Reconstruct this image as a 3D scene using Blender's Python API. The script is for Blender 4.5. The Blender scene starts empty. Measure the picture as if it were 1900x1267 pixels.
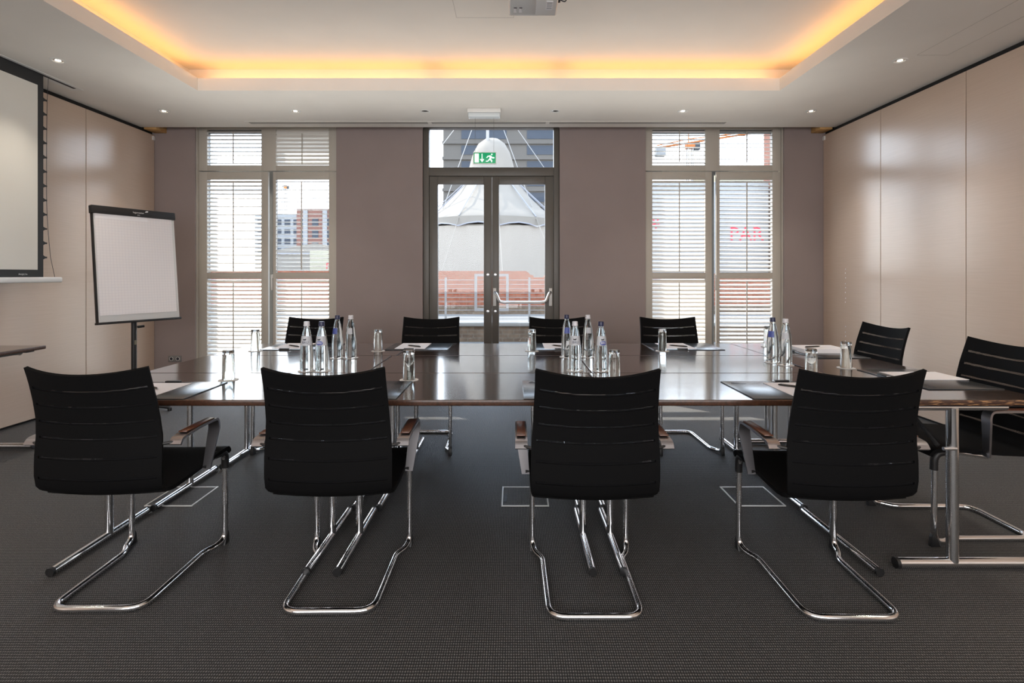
import bpy, bmesh, math, random
from mathutils import Vector, Matrix
random.seed(7)
PI = math.pi
R = math.radians
scene = bpy.context.scene
C = scene.collection

# ------------------------------------------------------------------ camera, world, sun, exposure
cam_d = bpy.data.cameras.new('camera')
cam = bpy.data.objects.new('camera', cam_d); C.objects.link(cam)
cam.location = (0, 0, 1.258)
cam.rotation_euler = (R(90), 0, 0)
cam_d.sensor_width = 36.0
cam_d.lens = 973 / 1900 * 36.0
cam_d.shift_x = -0.0018
cam_d.shift_y = -0.065
cam_d.clip_start = 0.05; cam_d.clip_end = 600
scene.camera = cam

world = bpy.data.worlds.new('sky'); scene.world = world
world.use_nodes = True
wn = world.node_tree; wn.nodes.clear()
w_out = wn.nodes.new('ShaderNodeOutputWorld')
w_bg = wn.nodes.new('ShaderNodeBackground')
w_bg.inputs['Strength'].default_value = 6.5
w_geo = wn.nodes.new('ShaderNodeTexCoord')
w_sep = wn.nodes.new('ShaderNodeSeparateXYZ')
w_ramp = wn.nodes.new('ShaderNodeValToRGB')
w_ramp.color_ramp.elements[0].position = 0.0
w_ramp.color_ramp.elements[0].color = (0.86, 0.90, 0.95, 1)
w_ramp.color_ramp.elements[1].position = 0.6
w_ramp.color_ramp.elements[1].color = (0.60, 0.74, 0.95, 1)
wn.links.new(w_geo.outputs['Generated'], w_sep.inputs[0])
wn.links.new(w_sep.outputs['Z'], w_ramp.inputs[0])
wn.links.new(w_ramp.outputs[0], w_bg.inputs['Color'])
wn.links.new(w_bg.outputs[0], w_out.inputs[0])

sun_d = bpy.data.lights.new('sun', 'SUN'); sun_d.energy = 9.0; sun_d.angle = R(0.6)
sun_d.color = (1.0, 0.93, 0.82)
sun = bpy.data.objects.new('sun', sun_d); C.objects.link(sun)
sun.rotation_euler = Vector((1.15, -1.0, -1.757)).to_track_quat('-Z', 'Y').to_euler()

def area(name, loc, direction, sx, sy, power, color, spread=180):
    l = bpy.data.lights.new(name, 'AREA'); l.shape = 'RECTANGLE'
    l.spread = R(spread); l.size = sx; l.size_y = sy; l.energy = power; l.color = color
    o = bpy.data.objects.new(name, l); C.objects.link(o)
    o.location = loc
    o.rotation_euler = Vector(direction).to_track_quat('-Z', 'Y').to_euler()
    return o
area('ceiling_fill', (-0.3, 4.6, 2.0), (0, 0, 1), 5.8, 1.2, 12, (1.0, 0.97, 0.9), 130)  # added fill aimed up at the ceiling, no fixture belongs to it
area('rear_fill', (-0.3, -1.9, 1.7), (0, 1, 0.12), 6.0, 1.8, 155, (1.0, 0.98, 0.97))  # soft fill added behind the camera to lift the room, not a room lamp

vs = scene.view_settings
vs.view_transform = 'Standard'; vs.look = 'None'; vs.gamma = 1.0; vs.use_curve_mapping = False
vs.exposure = 0.3
cy = scene.cycles
cy.use_denoising = True
cy.max_bounces = 12; cy.diffuse_bounces = 5; cy.glossy_bounces = 6; cy.transmission_bounces = 12; cy.transparent_max_bounces = 24
cy.caustics_reflective = False; cy.caustics_refractive = False
cy.sample_clamp_indirect = 6.0
cy.blur_glossy = 0.5

# ------------------------------------------------------------------ mesh helpers
class MB:
    def __init__(self): self.v = []; self.f = []
    def add(self, vs_, fs):
        o = len(self.v); self.v += [tuple(p) for p in vs_]; self.f += [tuple(i + o for i in f) for f in fs]; return self
    def box(self, x0, x1, y0, y1, z0, z1):
        return self.add([(x0,y0,z0),(x1,y0,z0),(x1,y1,z0),(x0,y1,z0),(x0,y0,z1),(x1,y0,z1),(x1,y1,z1),(x0,y1,z1)],
            [(3,2,1,0),(4,5,6,7),(0,1,5,4),(1,2,6,5),(2,3,7,6),(3,0,4,7)])
    def tube(self, pts, r, n=10, closed=False):
        pts = [Vector(p) for p in pts]; m = len(pts)
        rr = r if isinstance(r, (list, tuple)) else [r] * m
        vs_ = []; nrm = None
        for i, p in enumerate(pts):
            if closed: t = pts[(i + 1) % m] - pts[i - 1]
            elif i == 0: t = pts[1] - p
            elif i == m - 1: t = p - pts[-2]
            else: t = (pts[i+1] - p).normalized() + (p - pts[i-1]).normalized()
            t.normalize()
            if nrm is None:
                a = Vector((0,0,1)) if abs(t.z) < .9 else Vector((1,0,0))
                nrm = t.cross(a).normalized()
            nrm = (nrm - t * nrm.dot(t)).normalized()
            b = t.cross(nrm)
            for k in range(n):
                an = 2 * PI * k / n
                vs_.append(p + (nrm * math.cos(an) + b * math.sin(an)) * rr[i])
        fs = []
        for i in range(m if closed else m - 1):
            j = (i + 1) % m
            for k in range(n):
                k2 = (k + 1) % n
                fs.append((i*n+k, j*n+k, j*n+k2, i*n+k2)[::-1])
        if not closed:
            fs.append(tuple(range(n))); fs.append(tuple(reversed(range((m-1)*n, m*n))))
        return self.add(vs_, fs)
    def lathe(self, prof, n=24, cx=0, cy_=0, closed=False):
        vs_ = []; m = len(prof)
        for (r, z) in prof:
            for k in range(n):
                a = 2 * PI * k / n
                vs_.append((cx + r * math.cos(a), cy_ + r * math.sin(a), z))
        fs = []
        for i in range(m if closed else m - 1):
            j = (i + 1) % m
            for k in range(n):
                k2 = (k + 1) % n
                fs.append((i*n+k, i*n+k2, j*n+k2, j*n+k))
        if not closed:
            fs.append(tuple(reversed(range(n)))); fs.append(tuple(range((m-1)*n, m*n)))
        return self.add(vs_, fs)
    def prism(self, poly, axis, a0, a1):
        n = len(poly)
        def p3(u, w, a):
            return {'x': (a, u, w), 'y': (u, a, w), 'z': (u, w, a)}[axis]
        vs_ = [p3(u, w, a0) for u, w in poly] + [p3(u, w, a1) for u, w in poly]
        fs = [tuple(range(n)), tuple(reversed(range(n, 2*n)))]
        for i in range(n):
            j = (i + 1) % n
            fs.append((i, j, n + j, n + i)[::-1])
        return self.add(vs_, fs)
    def ring(self, o, i, z0, z1):
        xs = [o[0], i[0], i[1], o[1]]; ys = [o[2], i[2], i[3], o[3]]
        vs_ = [(x, y, z) for z in (z0, z1) for y in ys for x in xs]
        fs = []
        for a in range(3):
            for b in range(3):
                if a == 1 and b == 1: continue
                q = (b*4+a, b*4+a+1, (b+1)*4+a+1, (b+1)*4+a)
                fs.append(q[::-1]); fs.append(tuple(k + 16 for k in q))
        for loop in ([0,1,2,3,7,11,15,14,13,12,8,4], [5,9,10,6]):
            for k in range(len(loop)):
                p, q = loop[k], loop[(k+1) % len(loop)]
                fs.append((p, q, q+16, p+16))
        return self.add(vs_, fs)
    def mesh(self, name, bevel=0.0, seg=2, smooth=True, angle=35):
        me = bpy.data.meshes.new(name)
        me.from_pydata(self.v, [], self.f)
        bm = bmesh.new(); bm.from_mesh(me)
        bmesh.ops.recalc_face_normals(bm, faces=bm.faces)
        if bevel:
            ed = [e for e in bm.edges if len(e.link_faces) == 2 and e.calc_face_angle(0) > R(30)]
            bmesh.ops.bevel(bm, geom=ed, offset=bevel, segments=seg, profile=0.5, affect='EDGES', clamp_overlap=True)
        bm.to_mesh(me); bm.free()
        if smooth:
            me.shade_smooth(); me.set_sharp_from_angle(angle=R(angle))
        return me
    def build(self, name, mat, parent=None, bevel=0.0, seg=2, smooth=True, loc=None, rot=None, angle=35):
        return link(name, self.mesh(name, bevel, seg, smooth, angle), mat, parent, loc, rot)

def link(name, me, mat, parent=None, loc=None, rot=None):
    o = bpy.data.objects.new(name, me)
    if mat is not None and not me.materials: me.materials.append(mat)
    C.objects.link(o)
    if parent is not None: o.parent = parent
    if loc is not None: o.location = loc
    if rot is not None: o.rotation_euler = rot
    return o
def tag(o, label=None, cat=None, group=None, kind=None):
    if label: o['label'] = label
    if cat: o['category'] = cat
    if group: o['group'] = group
    if kind: o['kind'] = kind
    return o
def thing(name, label, cat, loc=(0,0,0), rz=0, group=None, kind=None):
    o = bpy.data.objects.new(name, None); o.empty_display_size = .05; C.objects.link(o)
    o.location = loc; o.rotation_euler = (0, 0, rz)
    return tag(o, label, cat, group, kind)
def struct(o, label=None): return tag(o, label, None, None, 'structure')
def copy_tree(o, parent=None):
    c = o.copy(); C.objects.link(c); c.parent = parent
    for ch in o.children: copy_tree(ch, c)
    return c
def fillet(pts, rad, n=6):
    pts = [Vector(p) for p in pts]; out = [pts[0]]
    rads = rad if isinstance(rad, (list, tuple)) else [rad] * len(pts)
    for i in range(1, len(pts) - 1):
        a, b, c = pts[i-1], pts[i], pts[i+1]
        d1 = (a - b); d2 = (c - b); r = min(rads[i], d1.length * .49, d2.length * .49)
        p0 = b + d1.normalized() * r; p1 = b + d2.normalized() * r
        for k in range(n + 1):
            t = k / n
            out.append(p0 * (1-t)**2 + b * 2*t*(1-t) + p1 * t*t)
    out.append(pts[-1]); return out
def text_mesh(s, size, extrude=0.0, align='CENTER'):
    cu = bpy.data.curves.new('txt', 'FONT'); cu.body = s; cu.size = size; cu.extrude = extrude
    cu.align_x = align; cu.align_y = 'CENTER'; cu.resolution_u = 2
    o = bpy.data.objects.new('txt', cu); C.objects.link(o)
    dg = bpy.context.evaluated_depsgraph_get()
    me = bpy.data.meshes.new_from_object(o.evaluated_get(dg))
    bpy.data.objects.remove(o); bpy.data.curves.remove(cu)
    me.materials.clear()
    return me

# ------------------------------------------------------------------ materials
def mat(name, col, rough=.5, metal=0.0, spec=.5, coat=0.0, emit=None, es=0.0, sheen=0.0, ior=None):
    m = bpy.data.materials.new(name); m.use_nodes = True
    b = m.node_tree.nodes['Principled BSDF']
    b.inputs['Base Color'].default_value = (*col, 1)
    b.inputs['Roughness'].default_value = rough
    b.inputs['Metallic'].default_value = metal
    b.inputs['Specular IOR Level'].default_value = spec
    b.inputs['Coat Weight'].default_value = coat
    b.inputs['Sheen Weight'].default_value = sheen
    b.inputs['Coat Roughness'].default_value = .1
    if ior: b.inputs['IOR'].default_value = ior
    if emit:
        b.inputs['Emission Color'].default_value = (*emit, 1); b.inputs['Emission Strength'].default_value = es
    return m
def N(m): return m.node_tree.nodes, m.node_tree.links, m.node_tree.nodes['Principled BSDF']
def ramp(nodes, stops):
    r = nodes.new('ShaderNodeValToRGB'); el = r.color_ramp.elements
    while len(el) < len(stops): el.new(.5)
    for e, (p, c) in zip(el, stops): e.position = p; e.color = (*c, 1)
    return r
def grain(m, scale, stops, nscale=4.0, detail=6, rough=None, bump=0.0, coord='Object'):
    ns, ln, b = N(m)
    tc = ns.new('ShaderNodeTexCoord'); mp = ns.new('ShaderNodeMapping'); mp.inputs['Scale'].default_value = scale
    nz = ns.new('ShaderNodeTexNoise'); nz.inputs['Scale'].default_value = nscale; nz.inputs['Detail'].default_value = detail
    ln.new(tc.outputs[coord], mp.inputs[0]); ln.new(mp.outputs[0], nz.inputs[0])
    rp = ramp(ns, stops); ln.new(nz.outputs[0], rp.inputs[0]); ln.new(rp.outputs[0], b.inputs['Base Color'])
    if rough:
        mr = ns.new('ShaderNodeMapRange'); mr.inputs[3].default_value = rough[0]; mr.inputs[4].default_value = rough[1]
        ln.new(nz.outputs[0], mr.inputs[0]); ln.new(mr.outputs[0], b.inputs['Roughness'])
    if bump:
        bp = ns.new('ShaderNodeBump'); bp.inputs['Strength'].default_value = bump; bp.inputs['Distance'].default_value = .002
        ln.new(nz.outputs[0], bp.inputs['Height']); ln.new(bp.outputs[0], b.inputs['Normal'])
    return m
def mottled(name, col, rough, amt=.06, nscale=3.0, **k):
    m = mat(name, col, rough, **k)
    return grain(m, (1,1,1), [(.3, tuple(c*(1-amt) for c in col)), (.7, tuple(c*(1+amt) for c in col))], nscale)

M = {}
M['ceiling'] = mottled('ceiling_paint', (.76, .73, .69), .9, .02)
M['taupe'] = mottled('taupe_wall_paint', (.305, .25, .242), .7, .03)
M['dark_gap'] = mat('dark_gap', (.008, .008, .008), .8)
M['wood_edge'] = grain(mat('raw_timber', (.5, .28, .1), .6), (1, 8, 8), [(.3, (.42,.23,.08)), (.7, (.6,.36,.14))])
M['panel'] = grain(mat('beige_laminate', (.50, .39, .31), .3, spec=1.0), (.6, .6, 22),
                   [(.3, (.575, .45, .36)), (.7, (.605, .475, .383))], 6, 8, rough=(.21, .25), bump=.006)
M['chrome'] = mat('chrome', (.80, .81, .83), .14, 1.0)
M['brushed'] = grain(mat('brushed_metal', (.45, .45, .47), .3, 1.0), (40, 40, 4), [(.3, (.36,.36,.38)), (.7, (.55,.55,.57))])
M['black_plastic'] = mottled('black_plastic', (.012, .012, .013), .45, .1, 40)
M['black_fabric'] = mat('black_fabric', (.003, .003, .0034), .75, spec=.12)
ns, ln, b = N(M['black_fabric'])
tc = ns.new('ShaderNodeTexCoord'); nz = ns.new('ShaderNodeTexNoise'); nz.inputs['Scale'].default_value = 900
bp = ns.new('ShaderNodeBump'); bp.inputs['Strength'].default_value = .25; bp.inputs['Distance'].default_value = .001
ln.new(tc.outputs['Object'], nz.inputs[0]); ln.new(nz.outputs[0], bp.inputs['Height']); ln.new(bp.outputs[0], b.inputs['Normal'])
M['armwood'] = grain(mat('red_brown_wood', (.10, .03, .014), .3, coat=.3), (60, 4, 60), [(.3, (.065,.018,.008)), (.7, (.14,.045,.02))])
M['table'] = grain(mat('wenge_veneer', (.05, .03, .022), .16, spec=1.0, coat=.5), (1.2, 45, 45), [(.3, (.030,.017,.012)), (.7, (.068,.040,.028))], 3, 8, rough=(.11, .15))
M['table_y'] = grain(mat('wenge_veneer_long', (.05, .03, .022), .16, spec=1.0, coat=.5), (45, 1.2, 45), [(.3, (.030,.017,.012)), (.7, (.068,.040,.028))], 3, 8, rough=(.11, .15))
M['edge'] = grain(mat('brown_edge_band', (.06, .028, .018), .3, spec=.6), (8, 8, 8), [(.3, (.04,.018,.011)), (.7, (.085,.038,.022))], 12)
M['edge_worn'] = grain(mat('worn_edge_band', (.06, .028, .018), .5), (5, 5, 60), [(.53, (.045,.018,.010)), (.60, (.34,.18,.08))], 4, 8)
M['pad'] = mottled('dark_desk_pad', (.030, .036, .042), .22, .15, 30, spec=.7)
M['paper'] = mottled('white_paper', (.90, .885, .91), .7, .01)
M['ink'] = mat('dark_ink', (.02, .02, .03), .6)
M['grey_ink'] = mat('grey_print', (.35, .36, .38), .6)
M['pen'] = mat('pen_black', (.006, .006, .007), .2, coat=.5)
M['screen'] = mottled('projection_fabric', (.72, .71, .66), .9, .01)
M['black_border'] = mat('black_border', (.02, .021, .022), .7)
M['alu_white'] = mottled('white_painted_metal', (.72, .72, .71), .35, .02)
M['shutter'] = mottled('shutter_paint', (.52, .485, .43), .5, .02)
M['louvre'] = mottled('louvre_paint', (.80, .78, .74), .45, .01)
M['doorgrey'] = mottled('bronze_grey_frame', (.115, .105, .092), .4, .04)
M['winframe'] = mottled('window_frame_grey', (.13, .125, .115), .45, .04)
M['handle'] = mat('silver_bar', (.60, .61, .63), .3, 1.0)
M['coaster'] = mottled('coaster_paper', (.88, .87, .85), .7, .02)
M['navy'] = mat('navy_cap', (.012, .016, .06), .35)
M['whitecap'] = mat('pale_cap', (.62, .62, .66), .35)
M['label_w'] = mat('pale_label', (.50, .52, .56), .5)
M['label_b'] = mat('blue_label', (.06, .09, .34), .45)
M['white_print'] = mat('white_print', (.85, .85, .85), .5)
M['exit_green'] = mat('exit_green', (.0, .22, .09), .4, emit=(0, .30, .12), es=.5)
M['exit_white'] = mat('exit_white', (.8, .9, .85), .4, emit=(.8, 1, .9), es=.6)
M['diffuser'] = mat('ribbed_diffuser', (.62, .68, .72), .25)
M['wire'] = mat('steel_wire', (.12, .12, .12), .4, .8)
M['socket'] = mottled('socket_grey', (.20, .19, .185), .35, .03)
M['lamp'] = mat('lamp_glow', (1, .9, .75), .4, emit=(1.0, .82, .6), es=14)
M['reflector'] = mat('lamp_reflector', (.7, .68, .65), .15, 1.0)
M['cove'] = mat('cove_tube_glow', (1, .6, .2), .5, emit=(1.0, .47, .12), es=7.5)
M['vent_dark'] = mat('vent_dark', (.03, .03, .03), .7)
M['vent'] = mottled('vent_metal', (.40, .38, .35), .5, .03)

def glass_mat(name, col, ior, rough=0.0):
    m = bpy.data.materials.new(name); m.use_nodes = True
    ns = m.node_tree.nodes; ln = m.node_tree.links; ns.clear()
    o = ns.new('ShaderNodeOutputMaterial'); g = ns.new('ShaderNodeBsdfGlass')
    g.inputs['Color'].default_value = (*col, 1); g.inputs['IOR'].default_value = ior; g.inputs['Roughness'].default_value = rough
    ln.new(g.outputs[0], o.inputs[0]); return m
M['glass'] = glass_mat('clear_glass', (.97, .985, .98), 1.45)
M['water'] = glass_mat('water_bottle_glass', (.95, .98, .98), 1.36)
def pane_mat(name, tint, refl):
    m = bpy.data.materials.new(name); m.use_nodes = True
    ns = m.node_tree.nodes; ln = m.node_tree.links; ns.clear()
    o = ns.new('ShaderNodeOutputMaterial'); t = ns.new('ShaderNodeBsdfTransparent'); g = ns.new('ShaderNodeBsdfGlossy')
    t.inputs[0].default_value = (*tint, 1); g.inputs['Roughness'].default_value = .02
    mx = ns.new('ShaderNodeMixShader'); mx.inputs[0].default_value = refl
    ln.new(t.outputs[0], mx.inputs[1]); ln.new(g.outputs[0], mx.inputs[2]); ln.new(mx.outputs[0], o.inputs[0])
    return m
M['pane'] = pane_mat('window_glass', (.97, .985, .99), .03)

def mesh_strip_mat():
    m = mat('perforated_mesh', (.008, .008, .009), .9, spec=.1)
    ns, ln, b = N(m)
    tc = ns.new('ShaderNodeTexCoord'); sp = ns.new('ShaderNodeSeparateXYZ'); ln.new(tc.outputs['Object'], sp.inputs[0])
    def s(out, per):
        a = ns.new('ShaderNodeMath'); a.operation = 'MULTIPLY'; a.inputs[1].default_value = 2*PI/per; ln.new(out, a.inputs[0])
        c = ns.new('ShaderNodeMath'); c.operation = 'SINE'; ln.new(a.outputs[0], c.inputs[0]); return c.outputs[0]
    mu = ns.new('ShaderNodeMath'); mu.operation = 'MULTIPLY'
    ln.new(s(sp.outputs['X'], .0062), mu.inputs[0]); ln.new(s(sp.outputs['Z'], .0072), mu.inputs[1])
    gt = ns.new('ShaderNodeMath'); gt.operation = 'LESS_THAN'; gt.inputs[1].default_value = .55
    ab = ns.new('ShaderNodeMath'); ab.operation = 'ABSOLUTE'; ln.new(mu.outputs[0], ab.inputs[0]); ln.new(ab.outputs[0], gt.inputs[0])
    ln.new(gt.outputs[0], b.inputs['Alpha'])
    return m
M['perf'] = mesh_strip_mat()

def carpet_mat():
    m = mat('woven_carpet', (.05, .05, .05), .7, spec=.45)
    ns, ln, b = N(m)
    tc = ns.new('ShaderNodeTexCoord')
    nzw = ns.new('ShaderNodeTexNoise'); nzw.inputs['Scale'].default_value = 60; nzw.inputs['Detail'].default_value = 2
    ln.new(tc.outputs['Object'], nzw.inputs[0])
    ad = ns.new('ShaderNodeMixRGB'); ad.blend_type = 'ADD'; ad.inputs[0].default_value = .004
    ln.new(tc.outputs['Object'], ad.inputs[1]); ln.new(nzw.outputs['Color'], ad.inputs[2])
    sp = ns.new('ShaderNodeSeparateXYZ'); ln.new(ad.outputs[0], sp.inputs[0])
    def s(out, per):
        a = ns.new('ShaderNodeMath'); a.operation = 'MULTIPLY'; a.inputs[1].default_value = 2*PI/per; ln.new(out, a.inputs[0])
        c = ns.new('ShaderNodeMath'); c.operation = 'SINE'; ln.new(a.outputs[0], c.inputs[0])
        d = ns.new('ShaderNodeMath'); d.operation = 'MULTIPLY_ADD'; d.inputs[1].default_value = .5; d.inputs[2].default_value = .5
        ln.new(c.outputs[0], d.inputs[0]); return d.outputs[0]
    mu = ns.new('ShaderNodeMath'); mu.operation = 'MULTIPLY'
    ln.new(s(sp.outputs['X'], .0082), mu.inputs[0]); ln.new(s(sp.outputs['Y'], .0125), mu.inputs[1])
    nz = ns.new('ShaderNodeTexNoise'); nz.inputs['Scale'].default_value = 160; nz.inputs['Detail'].default_value = 3
    ln.new(tc.outputs['Object'], nz.inputs[0])
    mx = ns.new('ShaderNodeMath'); mx.operation = 'MULTIPLY'; ln.new(mu.outputs[0], mx.inputs[0]); ln.new(nz.outputs[0], mx.inputs[1])
    rp = ramp(ns, [(0.0, (.016,.016,.016)), (.16, (.078,.077,.077)), (.55, (.27,.258,.248))])
    ln.new(mx.outputs[0], rp.inputs[0]); ln.new(rp.outputs[0], b.inputs['Base Color'])
    bp = ns.new('ShaderNodeBump'); bp.inputs['Strength'].default_value = .5; bp.inputs['Distance'].default_value = .003
    ln.new(mu.outputs[0], bp.inputs['Height']); ln.new(bp.outputs[0], b.inputs['Normal'])
    return m
M['carpet'] = carpet_mat()

def grid_paper():
    m = mat('squared_paper', (.72, .70, .71), .75)
    ns, ln, b = N(m)
    tc = ns.new('ShaderNodeTexCoord'); br = ns.new('ShaderNodeTexBrick')
    br.offset = 0; br.inputs['Scale'].default_value = 1.0
    br.inputs['Brick Width'].default_value = .025; br.inputs['Row Height'].default_value = .025; br.inputs['Mortar Size'].default_value = .0009
    br.inputs['Color1'].default_value = br.inputs['Color2'].default_value = (.86, .83, .84, 1); br.inputs['Mortar'].default_value = (.74, .71, .745, 1)
    mp = ns.new('ShaderNodeMapping'); mp.inputs['Rotation'].default_value = (R(90), 0, 0)
    ln.new(tc.outputs['Object'], mp.inputs[0]); ln.new(mp.outputs[0], br.inputs[0]); ln.new(br.outputs[0], b.inputs['Base Color'])
    return m
M['gridpaper'] = grid_paper()
def brick_mat(name, c1, c2, mo, w=.22, h=.075, rot=True):
    m = mat(name, c1, .9); ns, ln, b = N(m)
    tc = ns.new('ShaderNodeTexCoord'); br = ns.new('ShaderNodeTexBrick'); br.inputs['Scale'].default_value = 1
    br.inputs['Brick Width'].default_value = w; br.inputs['Row Height'].default_value = h; br.inputs['Mortar Size'].default_value = .008
    br.inputs['Color1'].default_value = (*c1, 1); br.inputs['Color2'].default_value = (*c2, 1); br.inputs['Mortar'].default_value = (*mo, 1)
    mp = ns.new('ShaderNodeMapping'); mp.inputs['Rotation'].default_value = (R(90), 0, 0)
    ln.new(tc.outputs['Object'], mp.inputs[0]); ln.new(mp.outputs[0], br.inputs[0])
    nz = ns.new('ShaderNodeTexNoise'); nz.inputs['Scale'].default_value = 9; nz.inputs['Detail'].default_value = 6; ln.new(tc.outputs['Object'], nz.inputs[0])
    mx = ns.new('ShaderNodeMixRGB'); mx.blend_type = 'OVERLAY'; mx.inputs[0].default_value = .5
    ln.new(br.outputs[0], mx.inputs[1]); ln.new(nz.outputs[0], mx.inputs[2]); ln.new(mx.outputs[0], b.inputs['Base Color'])
    return m
M['brick'] = brick_mat('red_brick', (.165, .046, .026), (.19, .068, .04), (.155, .10, .07))
M['brick_low'] = brick_mat('brown_brick', (.085, .058, .04), (.11, .077, .052), (.11, .09, .07))
M['tent'] = mottled('white_canvas', (.165, .147, .126), .8, .02, 1.5)
M['tent_trim'] = mat('grey_trim', (.20, .20, .22), .8)
M['concrete'] = mottled('pale_concrete', (.17, .16, .145), .85, .06, 2)
M['ground'] = mottled('grey_paving', (.13, .125, .118), .9, .1, 1.2)
M['tower'] = mottled('grey_tower_cladding', (.080, .073, .066), .8, .04, .2)
M['tower_glass'] = mat('tower_window', (.022, .024, .028), .6, spec=.2)
M['redbld'] = mottled('red_brick_far', (.14, .07, .055), .9, .06, .6)
M['whitebld'] = mottled('pale_render_far', (.19, .19, .19), .9, .03, .6)
M['farglass'] = mat('far_window', (.028, .034, .045), .6, spec=.2)
M['cream'] = mottled('cream_panel', (.24, .22, .165), .7, .02)
M['redprint'] = mat('red_print', (.45, .03, .05), .6)
M['white_trailer'] = mottled('white_trailer', (.19, .188, .183), .5, .02)
M['crane'] = mottled('crane_orange', (.30, .10, .03), .6, .05)
M['galv'] = mat('galvanised', (.22, .21, .20), .6, .2, spec=.2)
M['rubber'] = mat('rubber', (.01, .01, .01), .8)
M['projector'] = mottled('projector_white', (.85, .85, .85), .4, .01)

for k_ in ('brick', 'brick_low', 'tent', 'tent_trim', 'concrete', 'ground', 'tower', 'redbld', 'whitebld', 'cream', 'redprint', 'white_trailer', 'crane'):
    N(M[k_])[2].inputs['Specular IOR Level'].default_value = .06

# ------------------------------------------------------------------ room shell
XL, XR, YF, YN, H = -4.13, 3.556, 6.03, -2.2, 2.905
ZU = 3.17
floor = struct(MB().box(XL - .3, XR + .3, YN - .3, 6.35, -.1, 0).build('floor', M['carpet'], smooth=False))
# far wall: one comb-shaped wall with three full-height openings
poly = [(XL-.3, 0), (-3.666, 0), (-3.666, 2.99), (-2.042, 2.99), (-2.042, 0), (-1.05, 0), (-1.05, 2.99), (.527, 2.99), (.527, 0),
        (1.515, 0), (1.515, 2.99), (3.108, 2.99), (3.108, 0), (XR+.3, 0), (XR+.3, 3.4), (XL-.3, 3.4)]
struct(MB().prism(poly, 'y', YF, YF + .22).build('wall_far', M['taupe'], smooth=False))
wl = struct(MB().box(XL-.3, XL-.028, YN-.3, YF, 0, 3.4).build('wall_left', M['dark_gap'], smooth=False))
wr = struct(MB().box(XR+.028, XR+.3, YN-.3, YF, 0, 3.4).build('wall_right', M['dark_gap'], smooth=False))
struct(MB().box(XL-.3, XR+.3, YN-.3, YN, 0, 3.4).build('wall_near', M['taupe'], smooth=False))
def panels(wall, x0, x1, ys):
    for a, b_ in zip(ys[1:], ys[:-1]):
        MB().box(x0, x1, a+.003, b_-.003, .022, 2.862).build('panel', M['panel'], wall, bevel=.002, seg=1)
panels(wl, XL-.027, XL, [6.028, 5.064, 4.10, 3.135, 2.17, 1.205, .24, -.725, -1.69, YN])
panels(wr, XR, XR+.027, [6.028, 5.085, 4.126, 3.167, 2.208, 1.249, .29, -.669, -1.63, YN])
for wall, x in ((wl, XL), (wr, XR)):        # white fixing blocks at the far top corner
    MB().box(x-.015, x+.015, 5.985, 6.026, 2.80, 2.845).build('fixing_block', M['alu_white'], wall, bevel=.003)
for k in range(14):                          # pale filler dots on the right-hand panel
    z = 1.32 - (k if k < 8 else k + 4) * .052 + (.01 if k % 3 else 0)
    MB().lathe([(.007, 0), (.006, .002)], 8).build('filler_dot', M['paper'], wr, loc=(XR-.0005, 5.62 + .004*(k % 2), z), rot=(0, R(-90), 0))
# soffit ring, cove upstand, raised ceiling
hole = (-2.825, 2.376, -1.0, 4.686)
soff = struct(MB().ring((XL-.3, XR+.3, YN-.3, 5.85), hole, H, 3.016).build('ceiling', M['ceiling'], bevel=0, smooth=False))
big = (hole[0]-.2, hole[1]+.2, hole[2]-.2, hole[3]+.2)
MB().ring((XL-.3, XR+.3, YN-.3, 5.85), big, 3.016, ZU).build('cove_back', M['ceiling'], soff, smooth=False)
MB().box(XL-.3, XR+.3, YN-.3, 5.85, ZU, ZU+.15).build('raised_ceiling', M['ceiling'], soff, smooth=False)
MB().box(XL-.3, XR+.3, 5.85, 6.25, 2.99, 3.3).build('pocket_ceiling', M['taupe'], soff, smooth=False)
struct(MB().box(XL-.0, XL+.14, 5.852, 6.028, 2.885, 2.97).build('trim_1', M['wood_edge'], bevel=.002))
struct(MB().box(XR-.14, XR-.0, 5.852, 6.028, 2.885, 2.97).build('trim_2', M['wood_edge'], bevel=.002))
# hatch joints in the ceilings
def hatch(name, label, x0, x1, y0, y1, z):
    t = MB(); w = .0025
    t.ring((x0, x1, y0, y1), (x0+w, x1-w, y0+w, y1-w), z-.001, z+.002)
    o = t.build(name, M['vent'], smooth=False); tag(o, label, 'hatch'); return o
hatch('ceiling_hatch', 'square access hatch in the raised ceiling beside the projector', -.427, .0, 3.45, 3.90, ZU)
hatch('ceiling_hatch', 'long narrow access hatch in the soffit above the right wall', 3.02, 3.25, 1.9, 3.93, H)
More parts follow.
